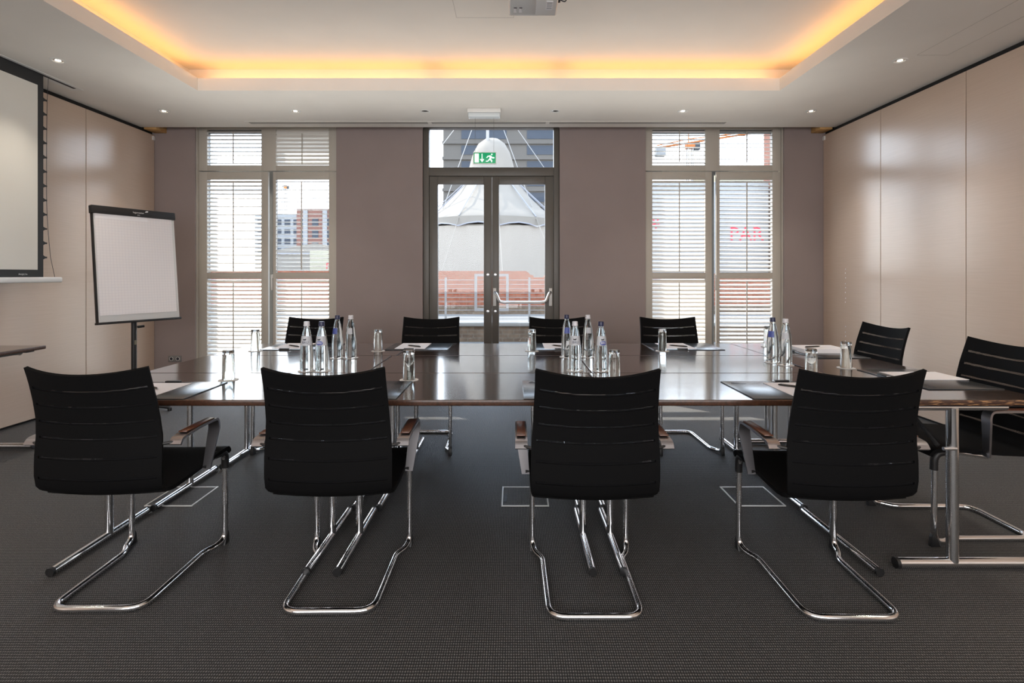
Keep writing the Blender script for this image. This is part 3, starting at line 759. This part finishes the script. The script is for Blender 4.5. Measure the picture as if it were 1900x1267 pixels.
for x, y, a, lab in chairs:
    if proto is None: o = proto = make_chair('conference_chair', lab, 'cantilever chairs around the table')
    else: o = copy_tree(proto)
    o.location = (x, y, 0); o.rotation_euler = (0, 0, R(a)); o['label'] = lab

# ------------------------------------------------------------------ desk pads, paper, pens
TZ = .7395
PADL = {}
def pad_set(x0, x1, y0, y1, facing, seat, paper=(.0, .0), thick=.0012, pen=True, rot=0):
    """facing: direction of the sitter: 'n' near, 'f' far, 'r' right"""
    cx, cy2 = (x0+x1)/2, (y0+y1)/2
    rz = {'n': 0, 'f': PI, 'r': PI/2}[facing]
    t = thing('desk_pad', 'dark desk pad ' + seat, 'desk pad', (cx, cy2, TZ), rz, 'desk pads')
    if facing == 'r': w, l = (y1-y0)/2, (x1-x0)/2
    else: w, l = (x1-x0)/2, (y1-y0)/2
    MB().box(-w, w, -l, l, 0.0003, .0045).build('pad', M['pad'], t, bevel=.0015)
    MB().box(-.035+paper[0], .035+paper[0], l-.022, l-.004, .0045, .012).build('clip', M['black_plastic'], t, bevel=.002)
    MB().box(-.041+paper[0], -.035+paper[0], l-.022, l-.004, .0045, .010).build('clip_end', M['handle'], t, bevel=.001)
    MB().prism([(-w+.03, l-.05), (-w+.045, l-.03), (-w+.055, l-.042), (-w+.07, l-.05)], 'z', .0045, .0048).build('print_mark', M['ink'], t, smooth=False)
    MB().box(-w+.03, -w+.10, l-.062, l-.056, .0045, .0048).build('print_line', M['ink'], t, smooth=False)
    rm_ = Matrix.Rotation(rz, 4, 'Z')
    q = rm_ @ Vector((paper[0], -.01 + paper[1], 0))
    pp = MB().box(-.105, .105, -.148, .148, 0, thick).build('paper_sheet' if thick < .01 else 'note_block', M['paper'], None, smooth=False, loc=(cx+q.x, cy2+q.y, TZ+.0048), rot=(0, 0, rz + rot))
    tag(pp, ('white paper sheets on the desk pad ' if thick < .01 else 'thick white note block on the desk pad ') + seat, 'paper', 'paper on the desk pads')
    if pen:
        q = rm_ @ Vector((paper[0] - .01, .03 + paper[1], 0))
        pn = thing('pen', 'black ballpoint pen on the paper ' + seat, 'pen', (cx+q.x, cy2+q.y, TZ+.0048+thick+.005), rz + R(-38 if facing != 'r' else -70), 'pens')
        MB().tube([(-.068, 0, 0), (-.060, 0, 0), (.045, 0, 0), (.060, 0, 0), (.070, 0, 0)], [.003, .0048, .0048, .003, .0012], 10).build('barrel', M['pen'], pn)
        MB().tube([(.060, 0, 0), (.071, 0, 0)], [.0031, .0012], 8).build('tip', M['handle'], pn)
        MB().box(-.06, -.02, -.0012, .0012, .0048, .0065).build('pocket_clip', M['handle'], pn)
pad_set(-1.865, -1.375, 2.178, 2.523, 'n', 'at the leftmost front chair', paper=(-.01, 0))
pad_set(-.985, -.491, 2.180, 2.545, 'n', 'at the second front chair')
pad_set(.041, .531, 2.185, 2.555, 'n', 'at the third front chair')
pad_set(1.000, 1.490, 2.180, 2.540, 'n', 'at the rightmost front chair', paper=(.045, 0))
pad_set(-1.755, -1.265, 3.61, 3.955, 'f', 'at the far chair by the left window', paper=(.075, 0))
pad_set(-.892, -.458, 3.61, 3.955, 'f', 'at the far chair left of the door', paper=(.05, 0))
pad_set(.154, .644, 3.61, 3.955, 'f', 'at the far chair by the door edge', paper=(.08, 0))
pad_set(.965, 1.456, 3.61, 3.960, 'f', 'at the far chair by the right window', paper=(.045, 0))
pad_set(1.875, 2.215, 3.25, 3.74, 'r', 'at the farther right end chair', thick=.026, paper=(.05, 0))
pad_set(1.870, 2.215, 2.365, 2.86, 'r', 'at the nearer right end chair', paper=(.06, -.03))

# ------------------------------------------------------------------ tumblers on coasters
def coaster(x, y, lab):
    o = MB().lathe([(.043, 0), (.046, .0006), (.046, .0016), (.043, .002)], 28).build('coaster', M['coaster'], None, loc=(x, y, TZ+.0004))
    tag(o, 'white coaster ' + lab, 'coaster', 'paper coasters'); return o
tum_mesh = MB().lathe([(.0275, 0), (.0290, .001), (.0272, .10), (.0262, .143), (.0240, .1455), (.0005, .1455), (.0005, .1255), (.022, .125), (.0245, .10), (.0268, .001)], 32, closed=False)
tum = None
def tumbler(x, y, lab):
    global tum
    z = TZ + .0026
    if tum is None:
        me = MB(); me.v = tum_mesh.v; me.f = [f for f in tum_mesh.f if len(f) == 4]
        n_ = 32; m_ = 10
        me.f += [((m_-1)*n_+k, (m_-1)*n_+(k+1) % n_, (k+1) % n_, k) for k in range(n_)]
        tum = me.mesh('tumbler', angle=40)
    o = link('tumbler', tum, M['glass'], None, (x, y, z), (0, 0, random.random()))
    tag(o, 'upturned clear glass tumbler ' + lab, 'glass', 'upturned tumblers')
    coaster(x, y, 'under the tumbler ' + lab)
for x, y, lab in [(-1.408, 2.587, 'at the leftmost front chair'), (-1.758, 3.567, 'in front of the left window louvres'), (-.924, 3.57, 'left of the far pad by the door'),
                  (-.517, 2.587, 'right of the second front chair'), (.123, 3.567, 'in front of the door, left of the middle bottles'), (.498, 2.60, 'right of the middle bottle group'),
                  (1.011, 3.57, 'in front of the far chair by the right window'), (1.83, 3.78, 'half hidden behind the right pair of bottles'), (1.491, 2.63, 'behind the rightmost front chair'),
                  (1.85, 2.92, 'beside the thick note block')]:
    tumbler(x, y, lab)

# ------------------------------------------------------------------ bottles
bprof = [(.0005, 0), (.030, 0), (.0335, .004), (.0345, .012), (.0335, .018), (.0348, .024), (.0335, .030), (.0347, .037), (.0338, .044), (.0342, .05), (.0340, .09), (.0325, .12),
         (.0300, .15), (.0265, .18), (.0215, .205), (.0165, .222), (.0138, .234), (.0132, .245), (.0132, .252), (.0005, .252)]
body_me = MB().lathe(bprof, 28).mesh('glass_body', angle=60)
cap_me = MB().lathe([(.0005, .240), (.0150, .240), (.0165, .2415), (.0165, .2455), (.0150, .247), (.0148, .262), (.0135, .2645), (.0005, .265)], 24).mesh('cap', angle=40)
def brad(z):
    for (r0, z0), (r1, z1) in zip(bprof, bprof[1:]):
        if z0 <= z <= z1 and z1 > z0: return r0 + (r1 - r0) * (z - z0) / (z1 - z0)
    return .03
def label_patch(za, zb, half, off, oval=False, n=14, m_=8):
    m = MB(); vs_ = []; fs = []
    for j in range(m_ + 1):
        z = za + (zb - za) * j / m_
        hh = half
        if oval: hh = half * math.sqrt(max(.05, 1 - (2*j/m_ - 1)**2 * .8))
        for k in range(n + 1):
            a = -PI/2 + hh * (2*k/n - 1); r = brad(z) + off
            vs_.append((r*math.cos(a), r*math.sin(a), z))
    for j in range(m_):
        for k in range(n):
            q = j*(n+1)+k; fs.append((q, q+1, q+n+2, q+n+1))
    return m.add(vs_, fs)
def wrap_text(s_, size, zc_, off):
    me = text_mesh(s_, size)
    for v_ in me.vertices:
        z = zc_ + v_.co.y; r = brad(z) + off; a = -PI/2 + v_.co.x / r
        v_.co = (r*math.cos(a), r*math.sin(a), z)
    return me
lab_pale = label_patch(.138, .188, 1.25, .0006).mesh('label', angle=60)
lab_blue = label_patch(.140, .162, .62, .0012, oval=True).mesh('oval_patch', angle=60)
lab_back = label_patch(.150, .186, .62, .0006).mesh('label', angle=60)
txt_dark = wrap_text('BRU', .019, .154, .0016)
txt_white = wrap_text('BRU', .016, .152, .0018)
def emblem_mesh():
    m = MB(); pts = [(-.008, 0), (.006, 0), (.006, .004), (.009, .006), (.008, .009), (.004, .008), (.001, .006), (-.006, .006), (-.009, .009), (-.009, .004)]
    vs_ = []
    for x, dz in pts:
        z = .166 + dz; r = brad(z) + .0016; a = -PI/2 + (x - .003) / r; vs_.append((r*math.cos(a), r*math.sin(a), z))
    return m.add(vs_, [tuple(range(len(pts)))]).mesh('emblem', smooth=False)
emb = emblem_mesh()
def bottle(x, y, blue, front, lab, rz=0.0):
    t = thing('water_bottle', lab, 'bottle', (x, y, TZ + .0026), rz, 'water bottles on the table')
    link('glass_body', body_me, M['water'], t)
    link('cap', cap_me.copy() if False else (cap_b if blue else cap_w), None, t)
    if front:
        lb = link('label', lab_pale, M['label_w'], t)
        link('emblem', emb, M['ink'], lb)
        if blue:
            link('oval_patch', lab_blue, M['label_b'], lb); link('lettering', txt_white, M['white_print'], lb)
        else: link('lettering', txt_dark, M['navy'], lb)
    else:
        link('label', lab_bk_b if blue else lab_bk_w, None, t)
    coaster(x, y, 'under the ' + lab)
cap_b = cap_me; cap_b.materials.append(M['navy']); cap_w = cap_me.copy(); cap_w.materials.clear(); cap_w.materials.append(M['whitecap'])
lab_bk_b = lab_back; lab_bk_b.materials.append(M['label_b']); lab_bk_w = lab_back.copy(); lab_bk_w.materials.clear(); lab_bk_w.materials.append(M['label_w'])
bottle(-1.118, 2.83, 0, 1, 'pale capped bottle, front left of the left bottle group', .12)
bottle(-1.037, 2.83, 1, 1, 'navy capped bottle, front right of the left bottle group', -.05)
bottle(-1.100, 3.27, 1, 0, 'navy capped bottle at the back of the left bottle group', -.35)
bottle(-1.017, 3.27, 0, 0, 'pale capped bottle at the back of the left bottle group')
bottle(.334, 3.31, 1, 0, 'navy capped bottle at the back of the middle bottle group')
bottle(.331, 2.84, 0, 1, 'pale capped bottle at the front of the middle bottle group')
bottle(.467, 3.31, 0, 0, 'pale capped bottle at the back of the middle bottle group')
bottle(.470, 2.83, 1, 1, 'navy capped bottle, rightmost of the middle bottle group', .3)
bottle(1.530, 3.10, 1, 0, 'navy capped bottle of the right pair', -.8)
bottle(1.562, 3.015, 0, 0, 'pale capped bottle of the right pair', -.5)

# ------------------------------------------------------------------ outside
struct(MB().box(-140, 140, 6.36, 260, -.12, -.02).build('ground_outside', M['ground'], smooth=False))
pw = thing('terrace_parapet', 'low terrace wall with pale stone coping outside the glass door', 'wall', (0, 10.0, -.02))
MB().box(-9, 9, 0, .3, 0, .30).build('wall_face', M['brick_low'], pw, smooth=False)
MB().box(-9, 9, -.04, .36, .30, .37).build('coping', M['concrete'], pw, bevel=.008)
rl = thing('railing', 'steel wire railing with rectangular frame on the terrace wall', 'railing', (0, 10.15, .35))
for k in range(10):
    MB().tube([(-8.9, 0, .06 + k*.083), (8.9, 0, .06 + k*.083)], .006, 6).build('cable', M['galv'], rl)
for x in (-8, -6.4, -4.8, -3.2, -1.32, .30, 1.9, 3.5, 5.1, 6.7, 8.3):
    MB().box(x-.02, x+.02, -.01, .01, 0, .86).build('post', M['galv'], rl, smooth=False)
MB().ring((-.76, -.10, .21, .93), (-.71, -.15, .26, .88), -.02, .02).build('frame', M['galv'], rl, smooth=False, loc=(0, -.03, 0), rot=(R(90), 0, 0))
bw = thing('brick_wall', 'old red brick wall with broken stepped top beyond the railing', 'wall', (0, 17, -.02))
MB().prism([(-16, 0), (12, 0), (12, 1.32), (1.05, 1.32), (.98, 1.20), (.65, 1.20), (.62, 1.27), (.52, 1.29), (.47, 1.36), (.40, 1.40), (-16, 1.41)][::1], 'y', 0, .35).build('upper_bricks', M['brick'], bw, smooth=False)
MB().box(-16, 12, -.06, -.002, 0, .26).build('lower_bricks', M['brick_low'], bw, smooth=False)

# circus tent
tt = thing('circus_tent', 'white circus tent with peaked roof behind the brick wall', 'tent', (-1.3, 31, -.02))
kx = 31 / 973
def tz(py): return 1.278 + (510 - py) * kx
prof = [(0, 257), (13, 259), (25, 268), (33, 282), (38, 297), (44, 320), (52, 343), (72, 367), (98, 392), (126, 412), (128, 416)]
tn = 12; sub = 4
m = MB(); ring_n = tn * sub; vs_ = []
for j, (rp, py) in enumerate(prof):
    for k in range(ring_n):
        a = 2*PI*k/ring_n + .13
        ph = (k % sub) / sub; sag = .06 * math.sin(PI*ph) * (rp/128)
        r = rp * kx * (1 - sag*.6); vs_.append((r*math.cos(a), r*math.sin(a), tz(py) - sag*.5))
fs = [(j*ring_n+k, j*ring_n+(k+1) % ring_n, (j+1)*ring_n+(k+1) % ring_n, (j+1)*ring_n+k) for j in range(len(prof)-1) for k in range(ring_n)]
m.add(vs_, fs).build('roof', M['tent'], tt, angle=60)
m = MB(); vs_ = []
for j, (dr, py) in enumerate(((0, 414), (.02, 424), (.03, 430))):
    for k in range(ring_n):
        a = 2*PI*k/ring_n + .13; sc = math.sin(PI*(k % sub)/sub) * .18 if j == 2 else 0
        r = 128*kx + dr; vs_.append((r*math.cos(a), r*math.sin(a), tz(py) + sc))
m.add(vs_, [(j*ring_n+k, j*ring_n+(k+1) % ring_n, (j+1)*ring_n+(k+1) % ring_n, (j+1)*ring_n+k) for j in range(2) for k in range(ring_n)]).build('valance', M['tent'], tt, angle=60)
tp = []
for k in range(ring_n):
    a = 2*PI*k/ring_n + .13; tp.append(((128*kx+.05)*math.cos(a), (128*kx+.05)*math.sin(a), tz(430) + math.sin(PI*(k % sub)/sub)*.18))
MB().tube(tp, .035, 5, closed=True).build('valance_trim', M['tent_trim'], tt)
m = MB(); vs_ = []; wn_ = 96
for j, z in enumerate((0, tz(428))):
    for k in range(wn_):
        a = 2*PI*k/wn_; r = 126*kx + .05*math.sin(k*2.6) + (.25 if j == 0 else 0); vs_.append((r*math.cos(a), r*math.sin(a), z))
m.add(vs_, [(k, (k+1) % wn_, wn_+(k+1) % wn_, wn_+k) for k in range(wn_)]).build('side_wall', M['tent'], tt, angle=60)
MB().tube([(-.22, -.6, tz(330)), (-.22, -.6, 12.5)], .09, 10).build('mast', M['galv'], tt)
for k in range(tn):
    a = 2*PI*k/tn + .13; r0 = 128*kx
    MB().tube([(r0*math.cos(a), r0*math.sin(a), tz(416)), ((r0+2.6)*math.cos(a), (r0+2.6)*math.sin(a), 0)], .022, 5).build('guy_rope', M['tent'], tt)
    MB().tube([(r0*1.0*math.cos(a), r0*math.sin(a), tz(413)), (52*kx*math.cos(a), 52*kx*math.sin(a), tz(342))], .03, 5).build('roof_seam', M['tent_trim'], tt)
for dx in (-7.5, -3.6, 3.4, 6.5):
    MB().tube([(-.22, -.6, 12.2), (dx, -2.5, 2.0)], .02, 5).build('stay_wire', M['galv'], tt)

# buildings
def building(name, label, x0, x1, y0, y1, h, wallm, floors, cols_, z0, dz, wh, ww, gap, xs0, side=None):
    t = thing(name, label, 'building', ((x0+x1)/2, y0, -.02))
    cx = (x0+x1)/2
    MB().box(x0-cx, x1-cx, 0, y1-y0, 0, h).build('wall', wallm, t, smooth=False)
    me = None
    for i in range(floors):
        for j in range(cols_):
            xx = xs0 - cx + j*gap
            if xx + ww > x1 - cx: continue
            if me is None: me = MB().box(0, ww, -.08, .02, 0, wh).mesh('window', smooth=False)
            link('window', me, M['farglass'], t, (xx, 0, z0 + i*dz))
    return t
tw = building('office_tower', 'tall grey office tower with window bands behind the tent', -13.5, 22, 100, 118, 46, M['tower'], 11, 3, 6.2, 3.0, 1.75, 8.6, 12.5, -10.0)
for i in range(12):
    MB().box(-17.9, 17.9, -.35, .1, 5.2 + i*3.0, 5.75 + i*3.0).build('band', M['tower'], tw, smooth=False)
rb = building('brick_building', 'red brick building with pale window bands seen through the left window', -29, -18, 70, 80, 10.1, M['redbld'], 5, 7, 1.6, 1.55, .95, .8, 1.5, -28.4)
for k in range(4): MB().box(-5.5 + .9 + k*2.6, -5.5 + 1.5 + k*2.6, -.15, .1, 0, 10.0).build('pale_pier', M['whitebld'], rb, smooth=False)
building('grey_building', 'pale grey building left of the red brick one', -42, -30, 85, 95, 11.2, M['whitebld'], 5, 8, 3.2, 1.55, .85, .9, 1.45, -41.5)
building('beige_building', 'low beige building beyond the right window', 24, 34, 62, 70, 14.0, M['cream'], 3, 5, 3.0, 3.2, 1.4, 1.2, 1.9, 24.8)
building('brick_annex', 'red brick corner building at the far right window edge', 9.6, 14, 19, 20.15, 9.0, M['redbld'], 3, 3, 1.2, 2.6, 1.5, .9, 1.4, 10.0)
mq = thing('marquee', 'pale low marquee roof in front of the buildings', 'tent', (-15.2, 40, -.02))
MB().prism([(-4.5, 0), (4.5, 0), (4.5, 2.9), (0, 3.7), (-4.5, 2.9)], 'y', 0, 6).build('canvas', M['tent'], mq, smooth=False)
MB().box(-4.55, 4.55, -.05, 0, 2.82, 2.95).build('eave_trim', M['tent_trim'], mq, smooth=False)
cb = thing('cream_trailer', 'cream showman trailer with red lettering outside the left window', 'trailer', (-10.2, 29, -.02))
MB().box(-1.1, 1.5, 0, 2, .75, 2.65).build('body', M['cream'], cb, bevel=.05)
MB().box(-1.0, 1.4, .1, 1.9, .45, .75).build('chassis', M['rubber'], cb, smooth=False)
for x in (-.6, .9): MB().lathe([(.36, 0), (.36, .2)], 18).build('wheel', M['rubber'], cb, loc=(x, .25, .36), rot=(R(90), 0, 0))
link('lettering', text_mesh('P.', .48), M['redprint'], cb, (-.02, -.01, 1.75), (R(90), 0, 0))
link('lettering', text_mesh('PR', .48), M['redprint'], cb, (.08, -.01, 1.27), (R(90), 0, 0))
tr = thing('white_trailer', 'long white trailer with red lettering outside the right window', 'trailer', (7.3, 19.5, -.02))
MB().box(-2.35, 2.2, 0, 2.4, 1.25, 4.75).build('body', M['white_trailer'], tr, bevel=.06)
MB().box(-2.3, 2.15, .1, 2.3, .85, 1.25).build('chassis', M['rubber'], tr, smooth=False)
for x in (-1.7, -.7, .9, 1.7): MB().lathe([(.48, 0), (.48, .3)], 20).build('wheel', M['rubber'], tr, loc=(x, .35, .48), rot=(R(90), 0, 0))
for k in range(6): MB().box(-2.0 + k*.8, -1.92 + k*.8, -.02, 0, 1.72, 1.76).build('rivet_plate', M['ink'], tr, smooth=False)
link('lettering', text_mesh('PAR', .72), M['redprint'], tr, (1.35, -.01, 2.78), (R(90), 0, 0))
st = MB()
for k in range(6):
    a = k*PI/3 + .3
    MB().tube([(-1.98 + .05*math.cos(a), -.012, 3.2 + .05*math.sin(a)), (-1.98 + .2*math.cos(a), -.012, 3.2 + .2*math.sin(a))], .025, 6).build('star_ray', M['redprint'], tr)

def crane(label, x, y, zt, jib_l, jib_r, rise, s_=1.0):
    t = thing('tower_crane', label, 'crane', (x, y, -.02), R(0))
    w = .55 * s_
    for a, b_ in ((-w, -w), (w, -w), (w, w), (-w, w)):
        MB().box(a-.09*s_, a+.09*s_, b_-.09*s_, b_+.09*s_, 0, zt).build('mast_leg', M['galv'], t, smooth=False)
    n_ = int(zt / (2.2*s_))
    for k in range(n_):
        z = zt * k / n_; z1 = zt * (k+1) / n_
        MB().tube([(-w, -w, z), (w, -w, z1)], .05*s_, 4).build('mast_brace', M['galv'], t)
    MB().box(-.9*s_, .9*s_, -.9*s_, .9*s_, zt, zt+1.1*s_).build('slewing_unit', M['crane'], t, smooth=False)
    MB().box(.9*s_, 2.1*s_, -.8*s_, .4*s_, zt-.4*s_, zt+1.2*s_).build('cab', M['tower_glass'], t, smooth=False)
    zj = zt + 1.3*s_
    for dy, dz in ((-.5*s_, 0), (.5*s_, 0), (0, .9*s_)):
        MB().tube([(-jib_l, dy, zj + dz*.6 - jib_l*rise), (0, dy, zj + dz), (jib_r, dy, zj + dz*.3 + jib_r*rise)], .14*s_, 5).build('jib_chord', M['crane'], t)
    MB().box(-jib_l-.3*s_, -jib_l+1.9*s_, -.8*s_, .8*s_, zj - jib_l*rise - 1.9*s_, zj - jib_l*rise + .1).build('counterweight', M['whitebld'], t, smooth=False)
    MB().tube([(-.3*s_, 0, zj), (-.3*s_, 0, zj+2.4*s_)], .16*s_, 5).build('apex', M['crane'], t)
    return t
crane('orange tower crane with counterweight seen through the right transom', 40.3, 120, 30.2, 7.6, 15, .155, 1.0)
crane('distant orange tower crane above the left buildings', -130, 300 - 1, 50.5, 1.6, 1.6, 0.0, .9)
